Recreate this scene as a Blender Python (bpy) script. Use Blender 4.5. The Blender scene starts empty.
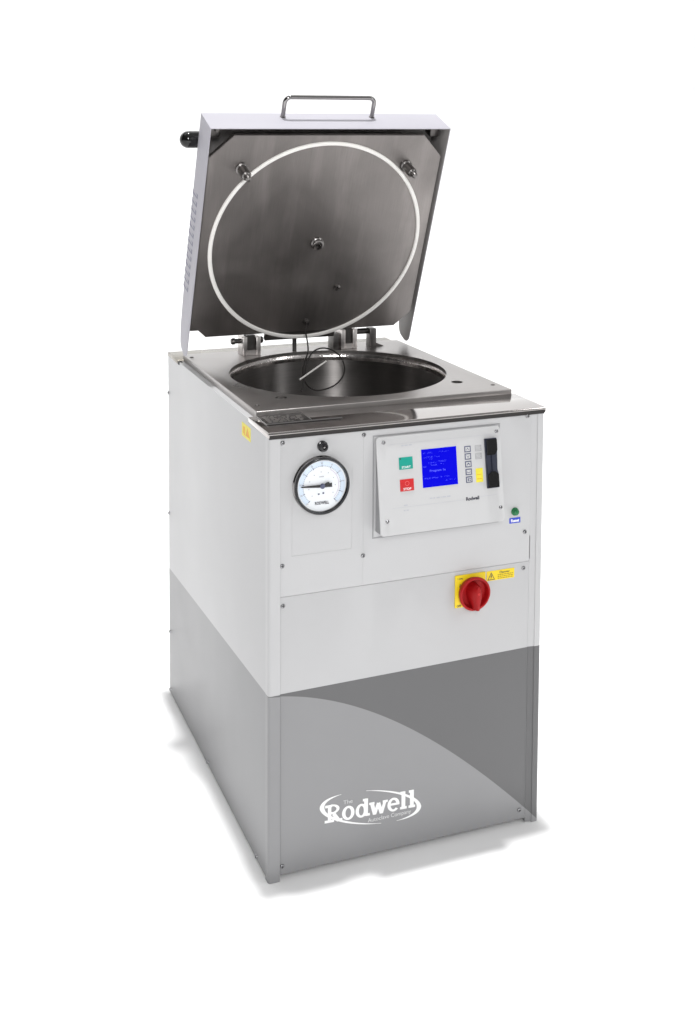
import bpy, bmesh, math, random
from mathutils import Matrix, Vector
R = math.radians
PI = math.pi
random.seed(7)
scene = bpy.context.scene
COL = scene.collection

# ------------------------------------------------------------------ dimensions (metres)
W, D, H = 0.6035, 0.8415, 0.900
PX0, PX1, PY0, PY1, ZP = 0.0144, 0.5966, 0.1265, 0.7450, 0.9100     # raised steel top plate
CX, CY, CR = 0.3055, 0.4269, 0.2518                                  # chamber mouth
LY, LZ, LTH = 0.6747, 0.930, 1.1757                                  # lid frame origin, opening angle
LM = Matrix(((1, 0, 0, 0), (0, -math.cos(LTH), -math.sin(LTH), LY), (0, math.sin(LTH), -math.cos(LTH), LZ), (0, 0, 0, 1)))
# lid frame: x across, y (v) from hinge to free end, z (n) out of the underside

# ------------------------------------------------------------------ materials
def new_mat(name):
    m = bpy.data.materials.new(name); m.use_nodes = True
    nt = m.node_tree
    return m, nt, nt.nodes['Principled BSDF']

def N(nt, t, **kw):
    n = nt.nodes.new(t)
    for k, v in kw.items(): setattr(n, k, v)
    return n

def rgb(r, g=None, b=None):
    if g is None: g = b = r
    return (r, g, b, 1)

def mottled(nt, base, amount, scale, stretch=(1, 1, 1), detail=4, coord='Object'):
    """base colour with a little procedural variation; returns colour socket"""
    tc = N(nt, 'ShaderNodeTexCoord'); mp = N(nt, 'ShaderNodeMapping'); mp.inputs['Scale'].default_value = stretch
    nz = N(nt, 'ShaderNodeTexNoise'); nz.inputs['Scale'].default_value = scale; nz.inputs['Detail'].default_value = detail
    nt.links.new(tc.outputs[coord], mp.inputs[0]); nt.links.new(mp.outputs[0], nz.inputs['Vector'])
    mr = N(nt, 'ShaderNodeMapRange'); mr.inputs[1].default_value = .3; mr.inputs[2].default_value = .7
    mr.inputs[3].default_value = 1 - amount; mr.inputs[4].default_value = 1 + amount
    nt.links.new(nz.outputs['Fac'], mr.inputs[0])
    vm = N(nt, 'ShaderNodeVectorMath', operation='SCALE'); vm.inputs[0].default_value = base[:3]
    nt.links.new(mr.outputs[0], vm.inputs['Scale'])
    return vm.outputs[0], nz.outputs['Fac'], mp.outputs[0]

def paint(name, col, rough=.4, amount=.02, scale=4, metallic=0, spec=.5, bump=0.0):
    m, nt, p = new_mat(name)
    c, f, v = mottled(nt, col, amount, scale)
    nt.links.new(c, p.inputs['Base Color'])
    p.inputs['Roughness'].default_value = rough; p.inputs['Metallic'].default_value = metallic
    p.inputs['Specular IOR Level'].default_value = spec
    if bump:
        nz = N(nt, 'ShaderNodeTexNoise'); nz.inputs['Scale'].default_value = 900
        tc = N(nt, 'ShaderNodeTexCoord'); nt.links.new(tc.outputs['Object'], nz.inputs['Vector'])
        b = N(nt, 'ShaderNodeBump'); b.inputs['Strength'].default_value = bump; b.inputs['Distance'].default_value = .0003
        nt.links.new(nz.outputs['Fac'], b.inputs['Height']); nt.links.new(b.outputs[0], p.inputs['Normal'])
    return m

def steel(name, base, rough, blotch=.18, brush=(1, 40, 1), bscale=5, bump=.15, tint=(1, .95, .925), streak=.08, smear=0):
    m, nt, p = new_mat(name)
    tc = N(nt, 'ShaderNodeTexCoord')
    # broad blotches, finger and water marks
    n1 = N(nt, 'ShaderNodeTexNoise'); n1.inputs['Scale'].default_value = bscale; n1.inputs['Detail'].default_value = 6; n1.inputs['Distortion'].default_value = .6
    nt.links.new(tc.outputs['Object'], n1.inputs['Vector'])
    # brushing lines
    mp = N(nt, 'ShaderNodeMapping'); mp.inputs['Scale'].default_value = brush
    nt.links.new(tc.outputs['Object'], mp.inputs[0])
    n2 = N(nt, 'ShaderNodeTexNoise'); n2.inputs['Scale'].default_value = 12; n2.inputs['Detail'].default_value = 5
    nt.links.new(mp.outputs[0], n2.inputs['Vector'])
    r1 = N(nt, 'ShaderNodeMapRange'); r1.inputs[1].default_value = .3; r1.inputs[2].default_value = .7; r1.inputs[3].default_value = 1 - blotch; r1.inputs[4].default_value = 1 + blotch
    nt.links.new(n1.outputs['Fac'], r1.inputs[0])
    r2 = N(nt, 'ShaderNodeMapRange'); r2.inputs[1].default_value = .3; r2.inputs[2].default_value = .7; r2.inputs[3].default_value = 1 - streak; r2.inputs[4].default_value = 1 + streak
    nt.links.new(n2.outputs['Fac'], r2.inputs[0])
    mu = N(nt, 'ShaderNodeMath', operation='MULTIPLY'); nt.links.new(r1.outputs[0], mu.inputs[0]); nt.links.new(r2.outputs[0], mu.inputs[1])
    fac = mu.outputs[0]
    if smear:
        mp3 = N(nt, 'ShaderNodeMapping'); mp3.inputs['Scale'].default_value = (6, 1.1, 1); mp3.inputs['Rotation'].default_value = (0, 0, .06)
        nt.links.new(tc.outputs['Object'], mp3.inputs[0])
        n3 = N(nt, 'ShaderNodeTexNoise'); n3.inputs['Scale'].default_value = 2.6; n3.inputs['Detail'].default_value = 4; nt.links.new(mp3.outputs[0], n3.inputs['Vector'])
        r3 = N(nt, 'ShaderNodeMapRange'); r3.inputs[1].default_value = .5; r3.inputs[2].default_value = .78; r3.inputs[3].default_value = 1; r3.inputs[4].default_value = 1 + smear
        nt.links.new(n3.outputs['Fac'], r3.inputs[0])
        m3 = N(nt, 'ShaderNodeMath', operation='MULTIPLY'); nt.links.new(mu.outputs[0], m3.inputs[0]); nt.links.new(r3.outputs[0], m3.inputs[1]); fac = m3.outputs[0]
    vm = N(nt, 'ShaderNodeVectorMath', operation='SCALE'); vm.inputs[0].default_value = [base * t for t in tint]
    nt.links.new(fac, vm.inputs['Scale']); nt.links.new(vm.outputs[0], p.inputs['Base Color'])
    p.inputs['Metallic'].default_value = 1
    rr = N(nt, 'ShaderNodeMapRange'); rr.inputs[1].default_value = .3; rr.inputs[2].default_value = .7; rr.inputs[3].default_value = rough * .85; rr.inputs[4].default_value = rough * 1.2
    nt.links.new(n1.outputs['Fac'], rr.inputs[0]); nt.links.new(rr.outputs[0], p.inputs['Roughness'])
    if bump:
        b = N(nt, 'ShaderNodeBump'); b.inputs['Strength'].default_value = bump; b.inputs['Distance'].default_value = .0004
        nt.links.new(n2.outputs['Fac'], b.inputs['Height']); nt.links.new(b.outputs[0], p.inputs['Normal'])
    return m

WHITE = (.525, .525, .532)
LGREY = (.283, .283, .290)
DGREY = (.133, .133, .136)

def math_node(nt, op, a, b=None, c=None):
    n = N(nt, 'ShaderNodeMath', operation=op)
    for i, v in enumerate((a, b, c)):
        if v is None: continue
        if isinstance(v, (int, float)): n.inputs[i].default_value = v
        else: nt.links.new(v, n.inputs[i])
    return n.outputs[0]

def livery(name):
    """white cabinet paint with the two tone grey graphic; boundaries given in cabinet coordinates"""
    m, nt, p = new_mat(name)
    tc = N(nt, 'ShaderNodeTexCoord'); sx = N(nt, 'ShaderNodeSeparateXYZ')
    nt.links.new(tc.outputs['Object'], sx.inputs[0])
    x, y, z = sx.outputs
    # line: z = .3792 + .0136 x - .0537 y
    line = math_node(nt, 'ADD', math_node(nt, 'MULTIPLY_ADD', x, .0136, .3792), math_node(nt, 'MULTIPLY', y, -.0537))
    grey = math_node(nt, 'LESS_THAN', z, line)
    # swoosh curve on the front: cubic in x
    a, b_, c, d = 0.39463681, -1.11858394, -0.08912162, 0.3779809
    poly = math_node(nt, 'MULTIPLY_ADD', math_node(nt, 'MULTIPLY_ADD', math_node(nt, 'MULTIPLY_ADD', x, a, b_), x, c), x, d)
    light = math_node(nt, 'LESS_THAN', z, poly)
    g = N(nt, 'ShaderNodeMix', data_type='RGBA'); nt.links.new(light, g.inputs['Factor'])
    g.inputs['A'].default_value = rgb(*DGREY); g.inputs['B'].default_value = rgb(*LGREY)
    w = N(nt, 'ShaderNodeMix', data_type='RGBA'); nt.links.new(grey, w.inputs['Factor'])
    w.inputs['A'].default_value = rgb(*WHITE); nt.links.new(g.outputs['Result'], w.inputs['B'])
    nz = N(nt, 'ShaderNodeTexNoise'); nz.inputs['Scale'].default_value = 3; nz.inputs['Detail'].default_value = 5
    nt.links.new(tc.outputs['Object'], nz.inputs['Vector'])
    mr = N(nt, 'ShaderNodeMapRange'); mr.inputs[1].default_value = .3; mr.inputs[2].default_value = .7; mr.inputs[3].default_value = .985; mr.inputs[4].default_value = 1.015
    nt.links.new(nz.outputs['Fac'], mr.inputs[0])
    vm = N(nt, 'ShaderNodeVectorMath', operation='SCALE'); nt.links.new(w.outputs['Result'], vm.inputs[0]); nt.links.new(mr.outputs[0], vm.inputs['Scale'])
    nt.links.new(vm.outputs[0], p.inputs['Base Color'])
    n5 = N(nt, 'ShaderNodeTexNoise'); n5.inputs['Scale'].default_value = 9; n5.inputs['Detail'].default_value = 7; n5.inputs['Distortion'].default_value = 0
    nt.links.new(tc.outputs['Object'], n5.inputs['Vector'])
    r5 = N(nt, 'ShaderNodeMapRange'); r5.inputs[1].default_value = .2; r5.inputs[2].default_value = .8; r5.inputs[3].default_value = .34; r5.inputs[4].default_value = .40
    nt.links.new(n5.outputs['Fac'], r5.inputs[0]); nt.links.new(r5.outputs[0], p.inputs['Roughness'])
    n2 = N(nt, 'ShaderNodeTexNoise'); n2.inputs['Scale'].default_value = 700
    nt.links.new(tc.outputs['Object'], n2.inputs['Vector'])
    b = N(nt, 'ShaderNodeBump'); b.inputs['Strength'].default_value = .05; b.inputs['Distance'].default_value = .0003
    nt.links.new(n2.outputs['Fac'], b.inputs['Height']); nt.links.new(b.outputs[0], p.inputs['Normal'])
    return m

M = {}
M['livery'] = livery('painted cabinet sheet')
M['white'] = paint('white powder coat', (.53, .53, .54), .38, .015, 5, bump=.05)
M['housing'] = paint('housing shade grey', (.34, .34, .35), .45, .02, 8)  # cheeks and rim greyed to paint in the shade round the fascia
M['ventshade'] = paint('lilac grey louvre shade', (.22, .22, .29), .5, .03, 8)  # flat strips, coloured as the shade in the louvre openings
M['lidwhite'] = paint('lid powder coat', (.465, .455, .50), .5, .015, 5, spec=.25, bump=.05)
M['lidinside'] = paint('inner sheet', (.34, .325, .32), .5, .06, 6)
M['plate'] = steel('lid plate steel', .24, .46, .22, (60, 1.2, 1), 4, .04, tint=(1, .93, .90), streak=.05, smear=.38)
M['top'] = steel('top plate steel', .36, .30, .08, (1.2, 60, 1), 6, .10)
M['cap'] = steel('polished cap steel', .50, .08, .05, (1.2, 50, 1), 5, .03, streak=.04)
M['rearcap'] = steel('rear cap steel with reflection tint', .27, .25, .12, (1, 30, 1), 8, .05, tint=(1, .93, .80))  # beige tint paints a reflection into the plain steel
M['chamber'] = steel('chamber steel', .235, .40, .12, (1, 1, 40), 7, .10)
for _n in [M['chamber'].node_tree.nodes['Principled BSDF']]:
    _n.inputs['Anisotropic'].default_value = .92; _n.inputs['Anisotropic Rotation'].default_value = .25
    _t = M['chamber'].node_tree.nodes.new('ShaderNodeTangent'); _t.direction_type = 'RADIAL'; _t.axis = 'Z'; M['chamber'].node_tree.links.new(_t.outputs[0], _n.inputs['Tangent'])
M['rim'] = steel('chamber rim weld', .75, .16, .3, (30, 30, 1), 60, .9)
M['chrome'] = paint('chrome tube', (.30, .29, .29), .10, .02, 5, metallic=1)
M['hinge'] = steel('hinge steel', .72, .38, .15, (1, 1, 20), 12, .1)
M['darksteel'] = steel('dark hinge steel', .14, .38, .2, (1, 1, 20), 14, .1)
M['pin'] = steel('turned pin steel', .21, .32, .15, (1, 1, 20), 14, .1)
M['screw'] = paint('screw metal', (.35, .35, .36), .25, .05, 50, metallic=1)
M['slot'] = paint('screw slot shadowed metal', (.03, .03, .03), .6, .05, 50)
M['black'] = paint('black plastic', (.012, .012, .014), .22, .1, 30)
M['blackmatt'] = paint('black moulded plastic', (.022, .026, .045), .35, .15, 30)
M['gloss'] = paint('glossy black phenolic', (.006, .006, .006), .08, .05, 30)
M['rubber'] = paint('dark cable rubber', (.02, .017, .016), .6, .1, 30)
M['seal'] = paint('white silicone seal', (.90, .88, .85), .45, .03, 20)
M['yellow'] = paint('yellow plastic', (.88, .66, .01), .35, .04, 20)
M['lemon'] = paint('lemon sticker', (.80, .70, .05), .45, .04, 60)
M['red'] = paint('red plastic', (.38, .006, .008), .42, .05, 20, spec=.25)
M['redkey'] = paint('red membrane', (.56, .012, .015), .4, .03, 40)
M['green'] = paint('green membrane', (.0, .31, .24), .4, .03, 40)
M['greenlens'] = paint('green lens', (.01, .17, .055), .12, .05, 60)
M['overlay'] = paint('panel overlay', (.57, .57, .575), .30, .015, 12)
M['keyframe'] = paint('slate key print', (.09, .10, .17), .5, .05, 60)
M['keygrey'] = paint('pale grey key print', (.38, .38, .39), .5, .05, 60)
M['ink'] = paint('dark ink', (.04, .04, .055), .5, .05, 60)
M['faintink'] = paint('pale grey ink', (.48, .49, .53), .5, .05, 60)
M['whiteink'] = paint('white ink', (.92, .92, .92), .4, .01, 60)
M['softink'] = paint('soft white ink', (.66, .66, .67), .4, .01, 60)
M['blue'] = paint('royal blue label', (.015, .05, .55), .4, .05, 60)
M['dial'] = paint('gauge dial face', (.84, .87, .90), .5, .01, 30)
M['dialband'] = paint('pale blue dial band', (.68, .78, .90), .5, .02, 60)
M['dialline'] = paint('lilac dial ring', (.50, .38, .55), .5, .02, 60)
M['orange'] = paint('orange print', (.75, .35, .02), .5, .05, 60)
M['brownplate'] = steel('etched name plate', .11, .3, .2, (1, 40, 1), 30, .1)
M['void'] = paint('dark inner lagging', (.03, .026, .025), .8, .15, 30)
M['screen'], nt, p = new_mat('lit blue screen')
p.inputs['Base Color'].default_value = (0, 0, .1, 1); p.inputs['Roughness'].default_value = .2; p.inputs['Specular IOR Level'].default_value = .15
p.inputs['Emission Color'].default_value = (0.0, 0.0, .90, 1); p.inputs['Emission Strength'].default_value = .78
M['pixels'], nt, p = new_mat('lit screen characters')
p.inputs['Base Color'].default_value = (.02, .02, .2, 1)
p.inputs['Emission Color'].default_value = (.09, .12, 1.0, 1); p.inputs['Emission Strength'].default_value = .9
M['glass'], nt, p = new_mat('gauge glass')
p.inputs['Base Color'].default_value = (1, 1, 1, 1); p.inputs['Roughness'].default_value = .02
p.inputs['Transmission Weight'].default_value = 1; p.inputs['IOR'].default_value = 1.15
M['backdrop'] = paint('white studio paper', (.95, .95, .95), .9, .003, 1, spec=0)

# ------------------------------------------------------------------ mesh helpers
def bm_box(bm, x0, x1, y0, y1, z0, z1, bev=0, seg=2):
    vs = [bm.verts.new((x, y, z)) for x in (x0, x1) for y in (y0, y1) for z in (z0, z1)]
    q = [(0, 1, 3, 2), (4, 6, 7, 5), (0, 4, 5, 1), (2, 3, 7, 6), (0, 2, 6, 4), (1, 5, 7, 3)]
    fs = [bm.faces.new([vs[i] for i in f]) for f in q]
    if bev:
        es = list({e for f in fs for e in f.edges})
        bmesh.ops.bevel(bm, geom=es, offset=bev, segments=seg, affect='EDGES', profile=.5)
    return bm

def bm_prism(bm, pts, a, b, axis='y'):
    """polygon pts extruded from a to b along axis; pts are the other two coordinates in order"""
    def P(u, v, w):
        return {'y': (u, w, v), 'z': (u, v, w), 'x': (w, u, v)}[axis]
    A = [bm.verts.new(P(u, v, a)) for u, v in pts]; B = [bm.verts.new(P(u, v, b)) for u, v in pts]
    n = len(pts)
    bm.faces.new(A); bm.faces.new(B[::-1])
    for i in range(n): bm.faces.new((A[i], B[i], B[(i + 1) % n], A[(i + 1) % n]))
    return bm

def bm_cyl(bm, c, axis, r0, r1, length, seg=32, cap0=True, cap1=True):
    """tapered cylinder from point c along axis"""
    ax = Vector(axis).normalized(); u = ax.orthogonal().normalized(); w = ax.cross(u); c = Vector(c)
    A = []; B = []
    for i in range(seg):
        t = 2 * PI * i / seg; d = u * math.cos(t) + w * math.sin(t)
        A.append(bm.verts.new(c + d * r0)); B.append(bm.verts.new(c + ax * length + d * r1))
    for i in range(seg): bm.faces.new((A[i], A[(i + 1) % seg], B[(i + 1) % seg], B[i]))
    if cap0: bm.faces.new(A[::-1])
    if cap1: bm.faces.new(B)
    return bm

def bm_lathe(bm, c, axis, prof, seg=48):
    """prof: list of (radius, distance along axis)"""
    ax = Vector(axis).normalized(); u = ax.orthogonal().normalized(); w = ax.cross(u); c = Vector(c)
    rings = []
    for r, h in prof:
        if r < 1e-6: rings.append([bm.verts.new(c + ax * h)])
        else: rings.append([bm.verts.new(c + ax * h + (u * math.cos(2 * PI * i / seg) + w * math.sin(2 * PI * i / seg)) * r) for i in range(seg)])
    for a, b in zip(rings, rings[1:]):
        for i in range(seg):
            j = (i + 1) % seg
            if len(a) == 1 and len(b) == 1: continue
            if len(a) == 1: bm.faces.new((a[0], b[j], b[i]))
            elif len(b) == 1: bm.faces.new((a[i], a[j], b[0]))
            else: bm.faces.new((a[i], a[j], b[j], b[i]))
    return bm

def smooth_path(pts, sub=8):
    pts = [Vector(p) for p in pts]; out = []
    for i in range(len(pts) - 1):
        p0 = pts[max(i - 1, 0)]; p1 = pts[i]; p2 = pts[i + 1]; p3 = pts[min(i + 2, len(pts) - 1)]
        for k in range(sub):
            t = k / sub
            out.append(.5 * ((2 * p1) + (-p0 + p2) * t + (2 * p0 - 5 * p1 + 4 * p2 - p3) * t * t + (-p0 + 3 * p1 - 3 * p2 + p3) * t ** 3))
    out.append(pts[-1]); return out

def bm_tube(bm, pts, r, seg=12):
    pts = [Vector(p) for p in pts]; rings = []; prev = None
    for i, p in enumerate(pts):
        t = (pts[min(i + 1, len(pts) - 1)] - pts[max(i - 1, 0)]).normalized()
        u = t.orthogonal().normalized() if prev is None else (prev - t * prev.dot(t)).normalized()
        prev = u; w = t.cross(u)
        rings.append([bm.verts.new(p + (u * math.cos(2 * PI * k / seg) + w * math.sin(2 * PI * k / seg)) * r) for k in range(seg)])
    for a, b in zip(rings, rings[1:]):
        for i in range(seg): bm.faces.new((a[i], a[(i + 1) % seg], b[(i + 1) % seg], b[i]))
    bm.faces.new(rings[0][::-1]); bm.faces.new(rings[-1])
    return bm

def obj(name, bm, mat, parent=None, label=None, matrix=None, angle=32, mats=None):
    bmesh.ops.recalc_face_normals(bm, faces=bm.faces)
    me = bpy.data.meshes.new(name); bm.to_mesh(me); bm.free()
    return link(name, me, mat, parent, label, matrix, angle, mats)

def link(name, me, mat, parent=None, label=None, matrix=None, angle=32, mats=None):
    me.polygons.foreach_set('use_smooth', [True] * len(me.polygons)); me.set_sharp_from_angle(angle=R(angle))
    o = bpy.data.objects.new(name, me); COL.objects.link(o)
    for mm in (mats or [mat]): me.materials.append(mm)
    if parent: o.parent = parent
    if matrix is not None: o.matrix_local = matrix
    if label: o['label'] = label
    return o

def boolean(o, cutter):
    md = o.modifiers.new('cut', 'BOOLEAN'); md.operation = 'DIFFERENCE'; md.solver = 'EXACT'; md.object = cutter
    dg = bpy.context.evaluated_depsgraph_get(); dg.update()
    me = bpy.data.meshes.new_from_object(o.evaluated_get(dg))
    o.modifiers.clear(); old = o.data; o.data = me; bpy.data.meshes.remove(old)
    cm = cutter.data; bpy.data.objects.remove(cutter); bpy.data.meshes.remove(cm)
    me.polygons.foreach_set('use_smooth', [True] * len(me.polygons)); me.set_sharp_from_angle(angle=R(32))

def text_mesh(body, size, bold=0.0, width=None, align='LEFT', shear=0.0):
    cu = bpy.data.curves.new('t', 'FONT'); cu.body = body; cu.size = size; cu.offset = bold; cu.align_x = align; cu.shear = shear
    cu.resolution_u = 4
    to = bpy.data.objects.new('t', cu); COL.objects.link(to)
    dg = bpy.context.evaluated_depsgraph_get(); dg.update()
    me = bpy.data.meshes.new_from_object(to.evaluated_get(dg))
    bpy.data.objects.remove(to); bpy.data.curves.remove(cu)
    if width:
        xs = [v.co.x for v in me.vertices]; k = width / (max(xs) - min(xs)); x0 = min(xs)
        for v in me.vertices: v.co.x = (v.co.x - x0) * k
    return me

FRONT = Matrix(((1, 0, 0, 0), (0, 0, -1, 0), (0, 1, 0, 0), (0, 0, 0, 1)))      # text x,y,z -> x,z,-y  (faces the front)

def text(name, body, x, z, size, mat, parent, y=0.0, bold=0.0, width=None, base=FRONT, align='LEFT', rot=0, label=None):
    me = text_mesh(body, size, bold, width, align)
    mtx = Matrix.Translation(base @ Vector((x, z, y))) @ base.to_3x3().to_4x4() @ Matrix.Rotation(rot, 4, 'Z') if base is not FRONT else \
          Matrix.Translation((x, -y, z)) @ FRONT @ Matrix.Rotation(rot, 4, 'Z')
    me.materials.append(mat)
    o = bpy.data.objects.new(name, me); COL.objects.link(o); o.parent = parent; o.matrix_local = mtx
    if label: o['label'] = label
    return o

# ------------------------------------------------------------------ the autoclave
root = bpy.data.objects.new('autoclave', None); COL.objects.link(root)
root['label'] = 'top loading laboratory autoclave with open steel lid, white cabinet and grey graphic'
root['category'] = 'autoclave'

# --- side, rear and inner carcass
bm = bmesh.new(); bm_box(bm, 0, .004, .004, D, .004, .8955, .0008); side = obj('side_panel', bm, M['livery'], root, 'left side panel with sloping grey lower half')
bm = bmesh.new(); bm_box(bm, W - .004, W, .004, D, .004, .8885, .0008); side2 = obj('side_panel', bm, M['livery'], root, 'right side panel')
bm = bmesh.new(); bm_box(bm, .005, W - .005, D - .003, D - .0005, .006, .888, .0006); obj('rear_panel', bm, M['livery'], root)
bm = bmesh.new(); bm_box(bm, .0048, W - .0048, .006, D - .004, .018, .026); obj('base_tray', bm, M['darksteel'], root)
# corner posts at the front: folded sheet, rounded outer corner, standing slightly proud of the panels
def post(x0, x1, outer_left):
    bm = bmesh.new(); r = .006
    arc = [(x0 + r - r * math.cos(t), r - r * math.sin(t)) for t in [PI / 2 * k / 6 for k in range(7)]] if outer_left else [(x0, 0.0)]
    arc2 = [(x1, 0.0)] if outer_left else [(x1 - r + r * math.sin(t), r - r * math.cos(t)) for t in [PI / 2 * k / 6 for k in range(7)]]
    back = [(x1, .018), (x0 if not outer_left else x0, .018)]
    if outer_left: pts = [(x0, .018)] + arc + arc2 + [(x1, .018)]
    else: pts = [(x0, .018), (x0, .0)] + arc2 + [(x1, .018)]
    bm_prism(bm, pts, 0.0, .8895, 'z')
    return obj('corner_post', bm, M['livery'], root, angle=50)
post(-.0006, .0236, True)
post(.5884, W + .0006, False)

bm = bmesh.new(); bm_box(bm, .0042, .0143, .130, .7335, .8925, .8950); obj('top_flange', bm, M['livery'], root)
# --- front panels (sit 3 mm behind the posts)
def panel(name, x0, x1, z0, z1, y=.003, t=.012, bev=.0025, label=None):
    bm = bmesh.new(); bm_box(bm, x0, x1, y, y + t, z0, z1, bev, 3)
    return obj(name, bm, M['livery'], root, label)
lower = panel('lower_front_panel', .0243, .5745, .0110, .5726, bev=.0016)
upper = panel('upper_front_panel', .0243, .5745, .5730, .8890, bev=.0010)
# right return flange between panel and post, with the open slot showing beside the seam
bm = bmesh.new(); bm_prism(bm, [(.5746, .0040), (.5884, .0015), (.5884, .016), (.5746, .016)], .002, .5770, 'z'); bm_prism(bm, [(.5764, .0037), (.5884, .0015), (.5884, .016), (.5764, .016)], .5770, .6270, 'z'); bm_prism(bm, [(.5746, .0040), (.5884, .0015), (.5884, .016), (.5746, .016)], .6270, .889, 'z')
obj('post_flange', bm, M['livery'], root)
bm = bmesh.new(); bm_box(bm, .5746, .5763, .008, .0155, .5775, .6265); obj('seam_gap', bm, M['slot'], root)
bm = bmesh.new(); bm_box(bm, .0232, .0247, .0050, .016, .002, .889); obj('seam_fillet', bm, M['livery'], root)
# plinth behind the raised bottom edge
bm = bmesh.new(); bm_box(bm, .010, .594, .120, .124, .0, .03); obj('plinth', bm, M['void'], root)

# pressed rectangle on gauge side (fine raised bead)
def bead(x0, x1, z0, z1, parent, w=.0010, d=.0003, y=.003):
    bm = bmesh.new()
    bm_box(bm, x0, x0 + w, y - d, y, z0, z1, .0003, 1); bm_box(bm, x1 - w, x1, y - d, y, z0, z1, .0003, 1)
    bm_box(bm, x0 + w, x1 - w, y - d, y, z0, z0 + w, .0003, 1)
    return obj('pressed_bead', bm, M['livery'], parent, angle=60)
bead(.0480, .1735, .6505, .8200, upper)
bm = bmesh.new(); bm_box(bm, .1969, .1973, .0026, .0034, .576, .887); obj('panel_joint', bm, M['livery'], upper)

# screws: domed head with a cross slot, sub parts of what they hold
def screw(parent, pos, ax, r=.0046, name='screw', base=None):
    bm = bmesh.new(); bm_lathe(bm, pos, ax, [(0, -.001), (r, -.001), (r, .0004), (r * .88, .0016), (r * .55, .0026), (0, .0030)], 20)
    o = obj(name, bm, M['screw'], parent)
    ax = Vector(ax); u = ax.orthogonal().normalized(); w = ax.cross(u); c = Vector(pos) + ax * .0024
    bm = bmesh.new()
    for rot_ in (.6, .6 + PI / 2):
        a = u * math.cos(rot_) + w * math.sin(rot_); b = ax.cross(a)
        vs = []
        for sa, sb, sc in [(i, j, k) for i in (-1, 1) for j in (-1, 1) for k in (-1, 1)]:
            vs.append(bm.verts.new(c + a * sa * r * .55 + b * sb * r * .12 + ax * sc * .0008))
        for f in [(0, 1, 3, 2), (4, 6, 7, 5), (0, 4, 5, 1), (2, 3, 7, 6), (0, 2, 6, 4), (1, 5, 7, 3)]: bm.faces.new([vs[i] for i in f])
    return o, bm
def put_screw(parent, pos, ax, r=.0046):
    o, bm = screw(parent, pos, ax, r)
    # slot recessed mark joined to the screw mesh as second material
    me = o.data; me.materials.append(M['slot'])
    b2 = bmesh.new(); b2.from_mesh(me); n = len(b2.faces)
    tmp = bpy.data.meshes.new('tmp'); bm.to_mesh(tmp); bm.free(); b2.from_mesh(tmp); bpy.data.meshes.remove(tmp)
    b2.faces.ensure_lookup_table()
    for f in b2.faces[n:]: f.material_index = 1; f.smooth = False
    b2.to_mesh(me); b2.free()
    return o
F = (0, -1, 0)
for x, z in [(.0290, .8768), (.1974, .8769), (.5651, .8828), (.0285, .6346), (.1970, .6334), (.5628, .6368)]: put_screw(upper, (x, .003, z), F)
for x, z in [(.0300, .5553), (.5607, .5595), (.0290, .0291), (.5599, .0320)]: put_screw(lower, (x, .003, z), F)
for y, z in [(.8350, .7946), (.8350, .4808), (.8320, .1684), (.8320, .0140), (.4579, .0110), (.0782, .0110)]: put_screw(side, (0, y, z), (-1, 0, 0), .0050)

# warning sticker on the side panel
bm = bmesh.new(); bm_box(bm, -.0006, 0, .118, .178, .851, .879); st = obj('warning_sticker', bm, M['lemon'], side, 'small yellow warning sticker near the top front corner')
bm = bmesh.new(); bm_prism(bm, [(.150, .857), (.124, .857), (.137, .875)], -.0010, -.0006, 'x'); bm_box(bm, -.0010, -.0006, .156, .161, .856, .873); bm_box(bm, -.0010, -.0006, .165, .168, .858, .872)
obj('sticker_print', bm, M['orange'], st)

# --- steel cap along the front and the rear
bm = bmesh.new(); bm_box(bm, -.0025, W + .0025, -.0030, .1300, .8890, .9000, .0022, 3)
cap = obj('front_cap', bm, M['cap'], root, 'polished steel cap strip along the front edge')
bm = bmesh.new(); bm_box(bm, -.001, W + .001, .7340, D + .001, .8890, .8992, .0018, 2); obj('rear_cap', bm, M['rearcap'], root)
bm = bmesh.new(); bm_box(bm, -.0012, .010, .7180, .7338, .8890, .8955, .001); obj('cap_spacer', bm, M['slot'], root)
# dark gasket under the front cap
bm = bmesh.new(); bm_box(bm, .001, W - .001, -.0012, .012, .8862, .8889); obj('cap_gasket', bm, M['rubber'], root)

bm = bmesh.new(); bm_box(bm, .0005, W - .0005, -.0042, -.0031, .8892, .8945, .0004, 1); obj('cap_trim', bm, M['rubber'], cap)
# etched name plate and rule strip on the front cap
bm = bmesh.new(); bm_box(bm, .0150, .1090, .0600, .1215, .9001, .9012, .0003, 1); npl = obj('name_plate', bm, M['brownplate'], cap, 'etched name plate lying on the cap')
bm = bmesh.new()
bm_box(bm, .0130, .0150, .0560, .1230, .9001, .9020, .0004, 1); bm_box(bm, .1090, .1106, .0570, .1215, .9001, .9016, .0004, 1); bm_box(bm, .0150, .1090, .1215, .1228, .9001, .9016, .0003, 1)
obj('plate_border', bm, M['chrome'], npl)
bm = bmesh.new()
for i in range(6):
    x = .022
    while x < .100:
        l = random.uniform(.004, .012)
        if random.random() < .8: bm_box(bm, x, min(x + l, .102), .068 + i * .0085, .0705 + i * .0085, .9012, .9015)
        x += l + .003
obj('plate_print', bm, M['hinge'], npl)
bm = bmesh.new(); bm_tube(bm, [(.0130, .0535, .9018), (.1706, .0535, .9018)], .0018, 10); obj('edge_strip', bm, M['chrome'], cap)

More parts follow.
